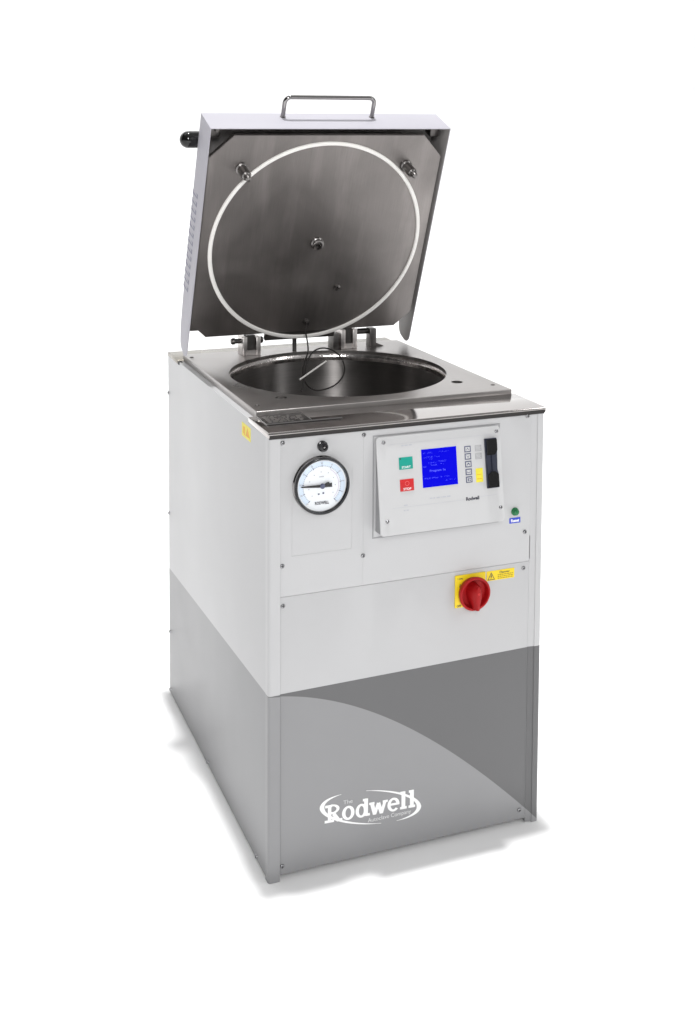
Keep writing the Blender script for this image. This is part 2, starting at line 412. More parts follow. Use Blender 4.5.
# --- raised steel top plate with the chamber mouth
bm = bmesh.new(); bm_box(bm, PX0, PX1, PY0, PY1, .8900, ZP, .0016, 3)
top = obj('top_plate', bm, M['top'], root, 'raised stainless steel top plate round the chamber mouth')
bm = bmesh.new(); bm_cyl(bm, (CX, CY, .85), (0, 0, 1), CR, CR, .1, 160)
for x, y, r in [(.0995, .2260, .0125), (.5160, .2315, .0130)]:
    bm_cyl(bm, (x, y, .8985), (0, 0, 1), r, r, .1, 32)
cut = obj('cutter', bm, M['void']); boolean(top, cut)
for f in top.data.polygons: f.material_index = 0
for x, y, r in [(.0995, .2260, .0090)]:
    bm = bmesh.new(); bm_lathe(bm, (x, y, .8985), (0, 0, 1), [(r, 0), (r, .008), (r * .8, .0105), (r * .35, .0105), (r * .3, .006), (0, .006)], 32); obj('guide_socket', bm, M['pin'], top)
bm = bmesh.new(); bm_lathe(bm, (.5160, .2315, .8985), (0, 0, 1), [(0, .001), (.0129, .001), (.0129, .003), (0, .003)], 32); obj('guide_socket', bm, M['void'], top)
for x, y in [(.0312, .1761), (.5780, .1785), (.0262, .700)]:
    bm = bmesh.new(); bm_lathe(bm, (x, y, ZP), (0, 0, 1), [(.0052, -.001), (.0052, .0006), (.0036, .0012), (.0022, .0004), (0, .0002)], 20); obj('plate_rivet', bm, M['darksteel'], top)

# --- pressure chamber: wall, floor, welded rim
bm = bmesh.new(); bm_lathe(bm, (CX, CY, 0), (0, 0, 1), [(.2475, .890), (.2475, .42), (.225, .36), (.12, .33), (0, .325)], 128)
ch = obj('chamber', bm, M['chamber'], root, 'deep round stainless steel chamber')
bm = bmesh.new(); bm_lathe(bm, (CX, CY, 0), (0, 0, 1), [(.2517, .9020), (.2502, .9016), (.2492, .8995), (.2476, .8960), (.2474, .8925), (.2474, .886), (.2516, .886)], 160); obj('chamber_rim', bm, M['rim'], ch)

# --- pressure gauge
gx, gz, gr = .1058, .7880, .0562
bm = bmesh.new()
bm_lathe(bm, (gx, .003, gz), F, [(gr + .0008, 0), (gr + .0008, .002), (gr - .0008, .004), (gr - .0008, .010)], 96)
g = obj('pressure_gauge', bm, M['chrome'], root, 'round dial gauge with black bezel and needle pointing left')
bm = bmesh.new(); bm_lathe(bm, (gx, .003, gz), F, [(gr - .001, .009), (gr, .012), (gr, .0150), (gr - .0012, .0170), (gr - .0036, .0170), (gr - .0044, .0150), (gr - .0044, .010)], 96); obj('bezel', bm, M['black'], g)
bm = bmesh.new(); bm_lathe(bm, (gx, .003, gz), F, [(gr - .0044, .0100), (gr - .0050, .0135), (gr - .0060, .0120), (gr - .0060, .010)], 96); obj('inner_bezel', bm, M['chrome'], g)
bm = bmesh.new(); bm_lathe(bm, (gx, .003, gz), F, [(0, .0100), (gr - .0046, .0100)], 96); dial = obj('dial', bm, M['dial'], g)
def ring_pts(r, a): return (gx + r * math.cos(a), gz + r * math.sin(a))
def arc_band(r0, r1, a0, a1, y, seg=60):
    bm = bmesh.new(); A = []; B = []
    for i in range(seg + 1):
        a = R(a0 + (a1 - a0) * i / seg); p = ring_pts(r0, a); q = ring_pts(r1, a)
        A.append(bm.verts.new((p[0], y, p[1]))); B.append(bm.verts.new((q[0], y, q[1])))
    for i in range(seg): bm.faces.new((A[i], A[i + 1], B[i + 1], B[i]))
    return bm
obj('dial_band', arc_band(.0385, .0480, -48, 228, -.0074), M['dialband'], dial)
obj('dial_ring', arc_band(.0345, .0352, -45, 60, -.0075), M['dialline'], dial)
obj('dial_ring', arc_band(.0382, .0386, -48, 228, -.0076), M['faintink'], dial)
bm = bmesh.new()
for i in range(51):
    a = R(228 - i * 276 / 50); big = i % 5 == 0
    r0, r1, w = (.0370, .0415, .0006) if big else (.0383, .0400, .00028)
    c, s = math.cos(a), math.sin(a)
    vs = [bm.verts.new((gx + r * c - k * w * s, -.0078, gz + r * s + k * w * c)) for r, k in ((r0, -1), (r0, 1), (r1, 1), (r1, -1))]
    bm.faces.new(vs)
obj('tick_marks', bm, M['keyframe'], dial)
# numerals are too small to read in the photograph: short print strokes
bm = bmesh.new()
for i in range(11):
    a = R(228 - i * 27.6); px, pz = ring_pts(.0445, a)
    bm_box(bm, px - .0018, px - .0003, -.0080, -.0079, pz - .0014, pz + .0014); bm_box(bm, px + .0005, px + .0017, -.0080, -.0079, pz - .0014, pz + .0012)
for i in range(9):
    a = R(222 - i * 32); px, pz = ring_pts(.0275, a)
    bm_box(bm, px - .0011, px + .0011, -.0080, -.0079, pz - .0009, pz + .0009)
bm_box(bm, gx - .006, gx + .004, -.0080, -.0079, gz + .0170, gz + .0185)
obj('dial_numerals', bm, M['faintink'], dial)
bm = bmesh.new(); bm_box(bm, gx - .0085, gx - .0050, -.0080, -.0079, gz - .0175, gz - .0145); bm_box(bm, gx + .0010, gx + .0045, -.0080, -.0079, gz - .0165, gz - .0130); obj('dial_print', bm, M['keyframe'], dial)
text('dial_lettering', 'RODWELL', gx - .0145, gz - .0365, .0080, M['ink'], dial, y=.0081, bold=.00025, width=.029)
# needle
bm = bmesh.new(); ang = R(177)
def rp(a, b): return (gx + a * math.cos(ang) - b * math.sin(ang), gz + a * math.sin(ang) + b * math.cos(ang))
bm_prism(bm, [rp(.0450, 0), rp(.042, .0013), rp(0, .0030), rp(0, -.0030), rp(.042, -.0013)], -.0108, -.0100)
ndl = obj('needle', bm, M['black'], g)
bm = bmesh.new(); ang = R(182); bm_prism(bm, [rp(-.003, .003), rp(-.003, -.003), rp(-.009, -.0062), rp(-.013, -.0068), rp(-.0155, -.0035), rp(-.0195, -.0045), rp(-.0200, .0042), rp(-.012, .0030)], -.0112, -.0102); obj('counterweight', bm, M['black'], ndl)
bm = bmesh.new(); bm_lathe(bm, (gx, -.0100, gz), F, [(0, 0), (.0052, 0), (.0052, .0020), (.0036, .0034), (0, .0038)], 24); obj('hub', bm, M['keyframe'], ndl)

# --- vent knob above the gauge
bm = bmesh.new(); kx, kz = .1098, .8636
bm_lathe(bm, (kx, .003, kz), F, [(.0105, 0), (.0105, .004), (.0085, .005), (.0085, .012), (.0078, .0135), (.0045, .0140), (.0035, .0100), (0, .0100)], 36)
kn = obj('vent_knob', bm, M['black'], root, 'small round black socket above the gauge')
bm = bmesh.new(); bm_lathe(bm, (kx, -.0070, kz), F, [(0, 0), (.0026, 0), (.0020, .0030), (0, .0034)], 20); obj('socket_pin', bm, M['chrome'], kn)

# --- tilted control panel
p0 = Vector((0, -.003, .8705)); p1 = Vector((0, -.032, .6800)); dv = (p1 - p0).normalized()
nv = Vector((0, dv.z, -dv.y)); nv = -nv if nv.y > 0 else nv        # outward normal
up = -dv
# control frame: x right, y up the slope, z outward; origin at the top edge
CM = Matrix(((1, 0, 0, 0), (0, up.y, nv.y, p0.y), (0, up.z, nv.z, p0.z), (0, 0, 0, 1)))
CX0, CX1, CL = .2205, .4960, .1930
bm = bmesh.new()      # housing wedge between the front panel and the fascia
def wp(s, inset): q = CM @ Vector((0, -s, -inset)); return (q.y, q.z)
poly = [(.0035, .8660), wp(.003, .0035), wp(CL - .002, .0035), (.0035, .6795)]
bm_prism(bm, poly, CX0 + .003, CX1 - .003, 'x')
cp = obj('control_panel', bm, M['housing'], root, 'sloping control panel with blue screen, start and stop buttons')
def rr(x0, x1, y0, y1, r, n=5):
    pts = []
    for cx, cy, a0 in ((x1 - r, y1 - r, 0), (x0 + r, y1 - r, 90), (x0 + r, y0 + r, 180), (x1 - r, y0 + r, 270)):
        for k in range(n + 1): a = R(a0 + 90 * k / n); pts.append((cx + r * math.cos(a), cy + r * math.sin(a)))
    return pts
bm = bmesh.new(); bm_prism(bm, rr(CX0, CX1, -CL, 0, .006), -.0034, 0, 'z'); bmesh.ops.bevel(bm, geom=[e for e in bm.edges if all(abs(v.co.z) < 1e-6 for v in e.verts)], offset=.0012, segments=2, affect='EDGES')
fas = obj('fascia', bm, M['overlay'], cp, matrix=CM)
# recess frame behind the fascia; its grey paints in the shade there
bm = bmesh.new()
bm_box(bm, .2165, .2195, .0022, .0036, .6650, .8735, .0004, 1); bm_box(bm, .4972, .5000, .0022, .0036, .6650, .8735, .0004, 1)
bm_box(bm, .2195, .4972, .0022, .0036, .8712, .8735, .0004, 1); bm_box(bm, .2195, .4972, .0022, .0036, .6650, .6675, .0004, 1)
obj('opening_rim', bm, M['housing'], cp)
def cbox(name, x0, x1, s0, s1, h0, h1, mat, parent, bev=0, label=None):
    bm = bmesh.new(); bm_box(bm, x0, x1, -s1, -s0, h0, h1, bev, 2); return obj(name, bm, mat, parent, label)
def ctext(name, body, x, s, size, mat, parent, h, bold=0, width=None):
    me = text_mesh(body, size, bold, width); me.materials.append(mat)
    o = bpy.data.objects.new(name, me); COL.objects.link(o); o.parent = parent; o.matrix_local = Matrix.Translation((x, -s, h)); return o
for x, s in [(.2361, .0112), (.4881, .0112), (.2358, .1650), (.4877, .1650)]:
    put_screw(fas, (x, -s, 0), (0, 0, 1), .0040)
sb = cbox('start_button', .2668, .2968, .0435, .0673, .0001, .0009, M['green'], fas, .0003)
ctext('button_lettering', 'START', .2722, .0650, .0058, M['whiteink'], sb, .00105, .0001, .0195)
bm = bmesh.new(); bm_lathe(bm, (.2700, -.0462, .0009), (0, 0, 1), [(0, .0002), (.0016, .0002)], 16); obj('button_mark', bm, M['ink'], sb)
tb = cbox('stop_button', .2668, .2968, .0867, .1100, .0001, .0009, M['redkey'], fas, .0003)
ctext('button_lettering', 'STOP', .2735, .1078, .0060, M['whiteink'], tb, .00105, .0001, .0170)
bm = bmesh.new(); A = []; B = []
for k in range(24):
    a = 2 * PI * k / 24; A.append(bm.verts.new((.2820 + .0046 * math.cos(a), -.0952 + .0046 * math.sin(a), .00105))); B.append(bm.verts.new((.2820 + .0039 * math.cos(a), -.0952 + .0039 * math.sin(a), .00105)))
for k in range(24): bm.faces.new((A[k], A[(k + 1) % 24], B[(k + 1) % 24], B[k]))
obj('button_mark', bm, paint('rosy ink', (.85, .18, .18), .4), tb)
# display
scr = cbox('display', .3164, .3943, .0324, .1080, .0001, .0006, M['screen'], fas, label='blue lit display')
bm = bmesh.new()
rows = [(.0385, .320, .340, .62), (.0385, .355, .376, .35), (.0470, .3195, .341, .8), (.0470, .3455, .357, .6), (.0510, .326, .340, .5),
        (.0588, .331, .350, .5), (.0572, .352, .371, .6), (.0632, .335, .350, .7), (.0622, .354, .366, .5), (.0655, .3185, .326, 1),
        (.0888, .3210, .3345, .9), (.0885, .338, .350, .7), (.0880, .355, .375, .4), (.0955, .367, .388, .4)]
for s, x0, x1, dens in rows:
    x = x0
    while x < x1:
        for k in range(3):
            if random.random() < dens * .75: bm_box(bm, x, x + random.uniform(.0006, .0015), -s - .0028 + k * .0010, -s - .0023 + k * .0010, .0006, .00075)
        x += .0019
obj('display_characters', bm, M['pixels'], scr)
ctext('display_lettering', 'Program 1a', .3330, .0778, .0058, M['pixels'], scr, .0007, .0001, .035)
# membrane keys with slate borders and symbols
def key(cx, cs, sym):
    k = cbox('key', cx - .0072, cx + .0072, cs - .0062, cs + .0062, .0001, .0006, M['keyframe'], fas, .0001)
    bm = bmesh.new(); bm_box(bm, cx - .0050, cx + .0050, -cs - .0042, -cs + .0042, .0006, .0007); obj('key_face', bm, M['overlay'], k)
    bm = bmesh.new(); z0, z1 = .0007, .0008
    tri = lambda pts: bm_prism(bm, [(cx + u, -cs + v) for u, v in pts], z0, z1, 'z')
    if sym == 'up': tri([(-.0036, -.0022), (-.0024, -.0022), (0, .0012), (.0024, -.0022), (.0036, -.0022), (0, .0030)])
    if sym == 'down': tri([(-.0036, .0022), (-.0024, .0022), (0, -.0012), (.0024, .0022), (.0036, .0022), (0, -.0030)][::-1])
    if sym == 'home': tri([(-.0034, -.0026), (-.0034, 0), (0, .0030), (.0034, 0), (.0034, -.0026), (.0020, -.0026), (.0020, -.0004), (-.0020, -.0004), (-.0020, -.0026)])
    if sym == 'enter': bm_box(bm, cx - .0034, cx + .0034, -cs - .0018, -cs - .0008, z0, z1); bm_box(bm, cx + .0024, cx + .0034, -cs - .0008, -cs + .0026, z0, z1); bm_box(bm, cx - .0034, cx - .0024, -cs - .0008, -cs + .0010, z0, z1)
    if sym == 'menu': bm_box(bm, cx - .0036, cx - .0010, -cs - .0030, -cs + .0030, z0, z1); bm_box(bm, cx + .0004, cx + .0036, -cs + .0006, -cs + .0028, z0, z1); bm_box(bm, cx + .0004, cx + .0036, -cs - .0028, -cs - .0008, z0, z1)
    obj('key_symbol', bm, M['keyframe'], k)
for cs, sym in zip((.0408, .0556, .0710, .0865, .1019), ('up', 'down', 'home', 'enter', 'menu')): key(.4197, cs, sym)
for cs in (.0410, .0571):
    k = cbox('key', .4365, .4512, cs - .0060, cs + .0060, .0001, .0005, M['keygrey'], fas, label='pale grey key')
    bm = bmesh.new()
    for q in range(4): bm_box(bm, .4380, .4497 - .002 * (q % 2), -cs - .0044 + q * .0026, -cs - .0034 + q * .0026, .0005, .0006)
    obj('key_print', bm, M['overlay'], k)
ys = cbox('notice_sticker', .4355, .4515, .0815, .1095, .0001, .0005, M['lemon'], fas, label='small yellow sticker')
bm = bmesh.new(); bm_box(bm, .4375, .4475, -.0945, -.0935, .0005, .0006); bm_box(bm, .4375, .4490, -.1030, -.1018, .0005, .0006); obj('sticker_print', bm, M['orange'], ys)
# black memory card holder: waisted outline, raised rails, centre slot
hp = [(.4582, -.0236), (.4845, -.0236), (.4850, -.0490), (.4822, -.0580), (.4812, -.0860), (.4850, -.0945), (.4850, -.1234), (.4588, -.1234)]
bm = bmesh.new(); bm_prism(bm, hp[::-1], .0001, .0060, 'z'); bmesh.ops.bevel(bm, geom=[e for e in bm.edges if all(v.co.z > .005 for v in e.verts)], offset=.0012, segments=2, affect='EDGES')
ps = obj('card_holder', bm, M['blackmatt'], fas, 'tall black waisted card holder')
bm = bmesh.new(); bm_prism(bm, [(.4600, -.0250), (.4830, -.0250), (.4830, -.0470), (.4770, -.0560), (.4600, -.0560)][::-1], .0061, .0095, 'z'); obj('finger_grip', bm, M['gloss'], ps); bm = bmesh.new()
bm_prism(bm, [(.4760, -.0900), (.4836, -.0960), (.4836, -.1215), (.4605, -.1215), (.4605, -.0960), (.4680, -.0900)][::-1], .0061, .0090, 'z'); obj('finger_grip', bm, M['gloss'], ps)
bm = bmesh.new(); bm_box(bm, .4700, .4712, -.0890, -.0570, .0061, .0090, .0003, 1); obj('slot_rail', bm, M['blackmatt'], ps)
# printed rules and lettering on the fascia
bm = bmesh.new()
bm_box(bm, .2480, .4070, -.1412, -.1407, .0001, .0002); bm_box(bm, .4430, .4800, -.1385, -.1380, .0001, .0002)
bm_box(bm, .2440, .4800, -.0165, -.0161, .0001, .0002)
for x0, x1, s in ((.330, .336, .1300), (.338, .342, .1300), (.345, .352, .1300), (.354, .356, .1300), (.358, .366, .1300), (.368, .376, .1300), (.274, .279, .0205), (.281, .288, .0205), (.290, .297, .0205), (.273, .281, .1375), (.272, .276, .1475), (.278, .283, .1475)):
    bm_box(bm, x0, x1, -s - .0012, -s + .0012, .0001, .0002)
obj('fascia_print', bm, M['faintink'], fas)
ctext('fascia_lettering', 'Rodwell', .4102, .1432, .0095, M['ink'], fas, .0002, .0004, .0300)

# --- reset lamp
rx, rz = .5382, .6832
bm = bmesh.new(); bm_lathe(bm, (rx, .003, rz), F, [(.0085, 0), (.0085, .002), (.0072, .0025), (.0072, .0050), (.0062, .0080), (.0040, .0100), (0, .0108)], 32); rl = obj('reset_lamp', bm, M['greenlens'], root, 'small domed green push lamp')
bm = bmesh.new(); bm_box(bm, .5258, .5515, .0024, .0030, .6585, .6700); rlb = obj('reset_label', bm, M['blue'], rl)
text('label_lettering', 'Reset', .5292, .6612, .0088, M['whiteink'], rlb, y=-.0022, bold=.0003, width=.0195)

# --- rotary isolator switch
bm = bmesh.new(); bm_box(bm, .4003, .4700, -.0010, .0030, .4970, .5648, .0012, 2)
iso = obj('isolator_switch', bm, M['yellow'], root, 'red rotary isolator on a square yellow plate')
ix, iz, ir = .4385, .5275, .0350
bm = bmesh.new(); bm_lathe(bm, (ix, -.0012, iz), F, [(ir - .004, 0), (ir - .002, .005), (ir, .011), (ir, .0145), (ir - .0015, .0160), (ir - .0045, .0160), (ir - .0060, .0130), (ir - .0070, .0030), (.012, .0020), (0, .0020)], 72)
dk = obj('rotary_disc', bm, M['red'], iso)
def loft(bm, layers):
    rings = [[bm.verts.new((ix + u, y, iz + v)) for u, v in pts] for pts, y in layers]
    n = len(rings[0])
    for a, b in zip(rings, rings[1:]):
        for i in range(n): bm.faces.new((a[i], a[(i + 1) % n], b[(i + 1) % n], b[i]))
    bm.faces.new(rings[-1]); return bm
out = [(0, .024), (.010, .018), (.0155, .006), (.0140, -.008), (.0085, -.022), (.0065, -.0325), (-.0065, -.0325), (-.0085, -.022), (-.0140, -.008), (-.0155, .006), (-.010, .018)]
mid = [(u * .86, v * .97) for u, v in out]; tp = [(u * .42, v * .92) for u, v in out]; tp2 = [(u * .28, v * .86) for u, v in out]
bm = bmesh.new(); loft(bm, [(out, -.0030), (mid, -.020), (tp, -.031), (tp2, -.0325)])
bmesh.ops.bevel(bm, geom=list(bm.edges), offset=.0010, segments=2, affect='EDGES')
hd = obj('switch_handle', bm, M['red'], dk, angle=45)
bm = bmesh.new(); bm_lathe(bm, (ix, -.0326, iz + .006), F, [(.0026, 0), (.0020, .0006), (0, .0006)], 16); obj('handle_pin', bm, M['redkey'], dk)
bm = bmesh.new(); bm_prism(bm, [(.4090, .5400), (.4105, .5400), (.4120, .5470), (.4105, .5470)], -.0015, -.0010); obj('switch_mark', bm, M['ink'], iso)
text('switch_lettering', 'OFF', .4035, .4992, .0058, M['ink'], iso, y=.0012, bold=.0002)
text('switch_lettering', 'I ON', .4050, .5560, .0058, M['ink'], iso, y=.0012, bold=.0001)

# --- danger label
bm = bmesh.new(); bm_box(bm, .4728, .5378, .0023, .0030, .5440, .5645)
dl = obj('danger_label', bm, M['yellow'], root, 'yellow danger label with black triangle')
bm = bmesh.new()
tri = [(.4748, .5455), (.4920, .5455), (.4834, .5620)]; ce = (sum(p[0] for p in tri) / 3, sum(p[1] for p in tri) / 3)
A = [bm.verts.new((u, .0020, v)) for u, v in tri]; B = [bm.verts.new((ce[0] + (u - ce[0]) * .76, .0020, ce[1] + (v - ce[1]) * .76)) for u, v in tri]
for i in range(3): bm.faces.new((A[i], A[(i + 1) % 3], B[(i + 1) % 3], B[i]))
bm_prism(bm, [(.4838, .5570), (.4820, .5522), (.4834, .5522), (.4828, .5480), (.4850, .5536), (.4836, .5536), (.4850, .5570)], .0016, .0022)
obj('warning_triangle', bm, M['ink'], dl)
text('label_lettering', 'Danger', .5030, .5572, .0068, M['ink'], dl, y=-.0020, bold=.0001, width=.0240)
bm = bmesh.new()
for i, z in enumerate((.5536, .5500, .5464)):
    x = .4985
    while x < .5345:
        l = random.uniform(.002, .006); bm_box(bm, x, min(x + l, .535), .0019, .0023, z, z + .0014); x += l + .0012
DP = obj('label_print', bm, paint('olive print', (.35, .25, .01), .5), dl)
dl.location = (.0012, 0, -.0012)

# --- maker's logo on the lower panel, drawn in slab letters
lg = bmesh.new(); LYY = [.0029]
def layer(): LYY[0] -= .00001; return LYY[0]
def base_z(x): return .0975 - .035 * (x - .118)
def stroke(pts):      # filled polygon in (x, z above baseline)
    y = layer(); lg.faces.new([lg.verts.new((x, y, base_z(x) + z)) for x, z in pts])
def line(x0, z0, x1, z1, w):
    d = Vector((x1 - x0, z1 - z0)).normalized(); n = Vector((-d.y, d.x)) * w * 1.12 / 2
    stroke([(x0 + n.x, z0 + n.y), (x1 + n.x, z1 + n.y), (x1 - n.x, z1 - n.y), (x0 - n.x, z0 - n.y)])
def bowl(cx, cz, a, b, a0, a1, wx, wz, seg=28):
    y = layer(); A = []; B = []
    for i in range(seg + 1):
        t = R(a0 + (a1 - a0) * i / seg); c, s = math.cos(t), math.sin(t)
        x, z = cx + a * c, cz + b * s; A.append(lg.verts.new((x, y, base_z(x) + z)))
        x, z = cx + (a - wx) * c, cz + (b - wz) * s; B.append(lg.verts.new((x, y, base_z(x) + z)))
    for i in range(seg): lg.faces.new((A[i], A[i + 1], B[i + 1], B[i]))
S_ = .0048    # slab height
# R
line(.1285, 0, .1285, .0355, .0066); line(.1180, .0024, .1380, .0024, S_); line(.1190, .0335, .1330, .0335, S_)
bowl(.1330, .0265, .0165, .0100, -90, 90, .0064, .0038); line(.1310, .0343, .1345, .0343, .0044); line(.1310, .0187, .1345, .0187, .0044)
line(.1370, .0170, .1480, .0010, .0070); line(.1440, .0024, .1560, .0024, S_)
# o
bowl(.1685, .0130, .0135, .0148, 0, 360, .0075, .0048)
# d
bowl(.1968, .0125, .0125, .0145, 0, 360, .0072, .0046); line(.2070, .0, .2070, .0360, .0076); line(.2000, .0338, .2080, .0338, S_); line(.2060, .0022, .2155, .0022, S_)
# w
for x0, x1 in ((.2195, .2262),): line(x0, .0250, x1, 0, .0072)
line(.2262, 0, .2340, .0225, .0060); line(.2340, .0225, .2410, 0, .0072); line(.2410, 0, .2490, .0250, .0060)
line(.2140, .0236, .2255, .0236, .0042); line(.2435, .0236, .2548, .0236, .0042); line(.2238, .0018, .2285, .0018, .005); line(.2388, .0018, .2435, .0018, .005)
# e
bowl(.2675, .0130, .0135, .0146, 0, 318, .0072, .0046); line(.2560, .0138, .2805, .0138, .0042)
# l l
for x in (.2895, .3085):
    line(x, 0, x, .0370, .0078); line(x - .0075, .0024, x + .0075, .0024, S_); line(x - .0070, .0346, x + .0020, .0346, S_)
logo = obj('logo', lg, M['whiteink'], lower, 'white Rodwell logo in slab letters inside a broken ring')
# the broken ring: two tapering crescents of a sheared ellipse
def crescent(a0, a1, peak, wmax):
    bm = bmesh.new(); A = []; B = []; n = 60
    for i in range(n + 1):
        f = i / n; t = R(a0 + (a1 - a0) * f); w = wmax * max(.10, (1 - abs(f - peak) / (peak if f < peak else 1 - peak)) ** .8)
        for L_, k in ((A, .5), (B, -.5)):
            u = (48.4 + k * w * 1.0) * math.cos(t); v = (17.0 + k * w * .85) * math.sin(t)
            L_.append(bm.verts.new((.2185 + u * .002193, .00285, .1100 - .00043 * u + .00205 * v)))
    for i in range(n): bm.faces.new((A[i], A[i + 1], B[i + 1], B[i]))
    return bm
obj('logo_ring', crescent(128, 282, .36, 4.7), M['whiteink'], logo)
obj('logo_ring', crescent(96, -58, .62, 4.7), M['whiteink'], logo)
text('logo_lettering', 'The', .1578, .1285, .0115, M['softink'], logo, y=-.0027, width=.0200)
text('logo_lettering', 'Autoclave Company', .2110, .0795, .0118, M['softink'], logo, y=-.0027, bold=.00005, width=.0960)

# ------------------------------------------------------------------ the lid
XL, XR, VT, NF, NB = .0058, .5977, .5923, .0070, -.0833
bm = bmesh.new()
def side_outline():
    pts = [(VT, NF), (VT, NB), (.200, NB), (.030, NB + .012)]
    r = .024; vb = -.020; nb2 = NB + .020
    for k in range(1, 7): a = PI / 2 * k / 6; pts.append((vb + r - r * math.sin(a), nb2 + r - r * math.cos(a)))
    r2 = .026
    for k in range(7): a = PI / 2 * k / 6; pts.append((vb + r2 - r2 * math.cos(a), NF - r2 + r2 * math.sin(a)))
    return pts
so = side_outline()
Lv = [bm.verts.new((XL, v, n)) for v, n in so]; Rv = [bm.verts.new((XR, v, n)) for v, n in so]
bm.faces.new(Lv[::-1]); bm.faces.new(Rv); bm.faces.new((Lv[0], Rv[0], Rv[1], Lv[1])[::-1]); bm.faces.new((Lv[1], Rv[1], Rv[2], Lv[2])[::-1]); bm.faces.new((Lv[2], Rv[2], Rv[3], Lv[3])[::-1])
lid = obj('lid', bm, None, root, 'raised white lid cover with steel underside', LM, mats=[M['lidwhite'], M['lidinside']])
# make the outside face outward
c_in = Vector((.3, .3, -.04)); me = lid.data
f0 = me.polygons[0]
if (Vector(f0.center) - c_in).dot(f0.normal) < 0: me.flip_normals()
sm = lid.modifiers.new('sheet', 'SOLIDIFY'); sm.thickness = .0022; sm.offset = -1; sm.use_even_offset = True; sm.material_offset = 1; sm.material_offset_rim = 0
bv = lid.modifiers.new('fold', 'BEVEL'); bv.width = .0012; bv.segments = 2; bv.limit_method = 'ANGLE'; bv.angle_limit = R(50)

# inner steel plate with cut corners
a, b = .0539, .0397
oct_ = [(.0111 + a, .5723), (.5884 - a, .5723), (.5884, .5723 - .0555), (.5884, .0380 + b), (.5884 - b, .0380), (.0111 + b, .0380), (.0111, .0380 + b), (.0111, .5723 - .0555)]
bm = bmesh.new(); bm_prism(bm, oct_[::-1], -.0120, 0, 'z'); bmesh.ops.bevel(bm, geom=[e for e in bm.edges if all(abs(v.co.z) < 1e-6 for v in e.verts)], offset=.0012, segments=2, affect='EDGES')
ip = obj('inner_plate', bm, M['plate'], lid, 'brushed steel pressure plate with cut corners')
bm = bmesh.new(); bm_prism(bm, [(.3 + (x - .3) * .90, .3 + (v - .3) * .90) for x, v in oct_][::-1], -.0780, -.0122, 'z'); obj('lid_lagging', bm, M['void'], lid)
bm = bmesh.new(); bm_box(bm, .0085, .0400, .0500, .1000, -.0160, -.0125, .001, 1); obj('corner_lip', bm, M['plate'], lid)
# corner brackets joining plate and cover
bm = bmesh.new()
bm_box(bm, .014, .040, .555, .588, -.060, -.030, .002, 2); bm_cyl(bm, (.030, .575, -.030), (0, 0, 1), .006, .004, .010, 16)
obj('cover_bracket', bm, M['darksteel'], lid)
bm = bmesh.new(); bm_box(bm, .5640, .5880, .555, .588, -.060, -.030, .002, 2); obj('cover_bracket', bm, M['darksteel'], lid)
# seal ring
bm = bmesh.new(); SR = .2640; sx, sv = .3012, .2880; segs = 160; A = []
prof = [(-.0049, 0), (-.0049, .0022), (-.0034, .0040), (0, .0047), (.0034, .0040), (.0049, .0022), (.0049, 0)]
rings = []
for i in range(segs):
    t = 2 * PI * i / segs; rings.append([bm.verts.new((sx + (SR + dr) * math.cos(t), sv + (SR + dr) * math.sin(t), h)) for dr, h in prof])
for i in range(segs):
    p_, q_ = rings[i], rings[(i + 1) % segs]
    for k in range(len(prof) - 1): bm.faces.new((p_[k], q_[k], q_[k + 1], p_[k + 1]))
obj('seal_ring', bm, M['seal'], lid, 'round white silicone seal')
# guide pins
for x, v in ((.0905, .4905), (.5000, .4925)):
    bm = bmesh.new(); bm_lathe(bm, (x, v, 0), (0, 0, 1), [(.0150, 0), (.0150, .006), (.0118, .008), (.0118, .040), (.0105, .043), (.0075, .045), (.0075, .054), (.0060, .060), (.0032, .0615), (0, .0615)], 36)
    obj('guide_pin', bm, M['pin'], lid)
# centre bolt with slotted nut, small plug, probe gland
bm = bmesh.new(); bm_lathe(bm, (.3026, .2888, 0), (0, 0, 1), [(.0160, 0), (.0160, .004), (.0135, .006), (.0135, .012), (.0100, .0135), (.0085, .0135), (.0080, .0090), (0, .0090)], 36)
cb = obj('centre_bolt', bm, M['pin'], lid)
bm = bmesh.new(); bm_cyl(bm, (.3026, .2888, .009), (0, 0, 1), .0035, .0030, .009, 16); obj('bolt_stem', bm, M['chrome'], cb)
bm = bmesh.new(); bm_lathe(bm, (.3736, .1620, 0), (0, 0, 1), [(.0085, 0), (.0078, .004), (.0040, .0050), (.0035, .0030), (0, .0030)], 24); obj('drain_plug', bm, M['pin'], lid)
bm = bmesh.new(); bm_lathe(bm, (.3054, .0662, 0), (0, 0, 1), [(.0090, 0), (.0080, .004), (.0045, .0055), (.0040, .0120), (0, .0120)], 24); obj('probe_gland', bm, M['darksteel'], lid)
# lifting handle on the free end of the lid
hn = -.0610; hx0, hx1 = .1950, .4180; hh = VT + .0490; r = .014
pts = [(hx0, VT - .001, hn), (hx0, hh - r, hn)] + [(hx0 + r - r * math.cos(t), hh - r + r * math.sin(t), hn) for t in [PI / 2 * k / 6 for k in range(1, 7)]]
pts += [(hx1 - r + r * math.sin(t), hh - r + r * math.cos(t), hn) for t in [PI / 2 * k / 6 for k in range(0, 7)]] + [(hx1, VT - .001, hn)]
bm = bmesh.new(); bm_tube(bm, pts, .0052, 16); hnd = obj('lid_handle', bm, M['chrome'], lid, 'chromed bow handle', angle=60)
for x in (hx0, hx1):
    bm = bmesh.new(); bm_lathe(bm, (x, VT, hn), (0, 1, 0), [(.0068, 0), (.0068, .0016), (.0053, .0022)], 20); obj('handle_washer', bm, M['pin'], lid)
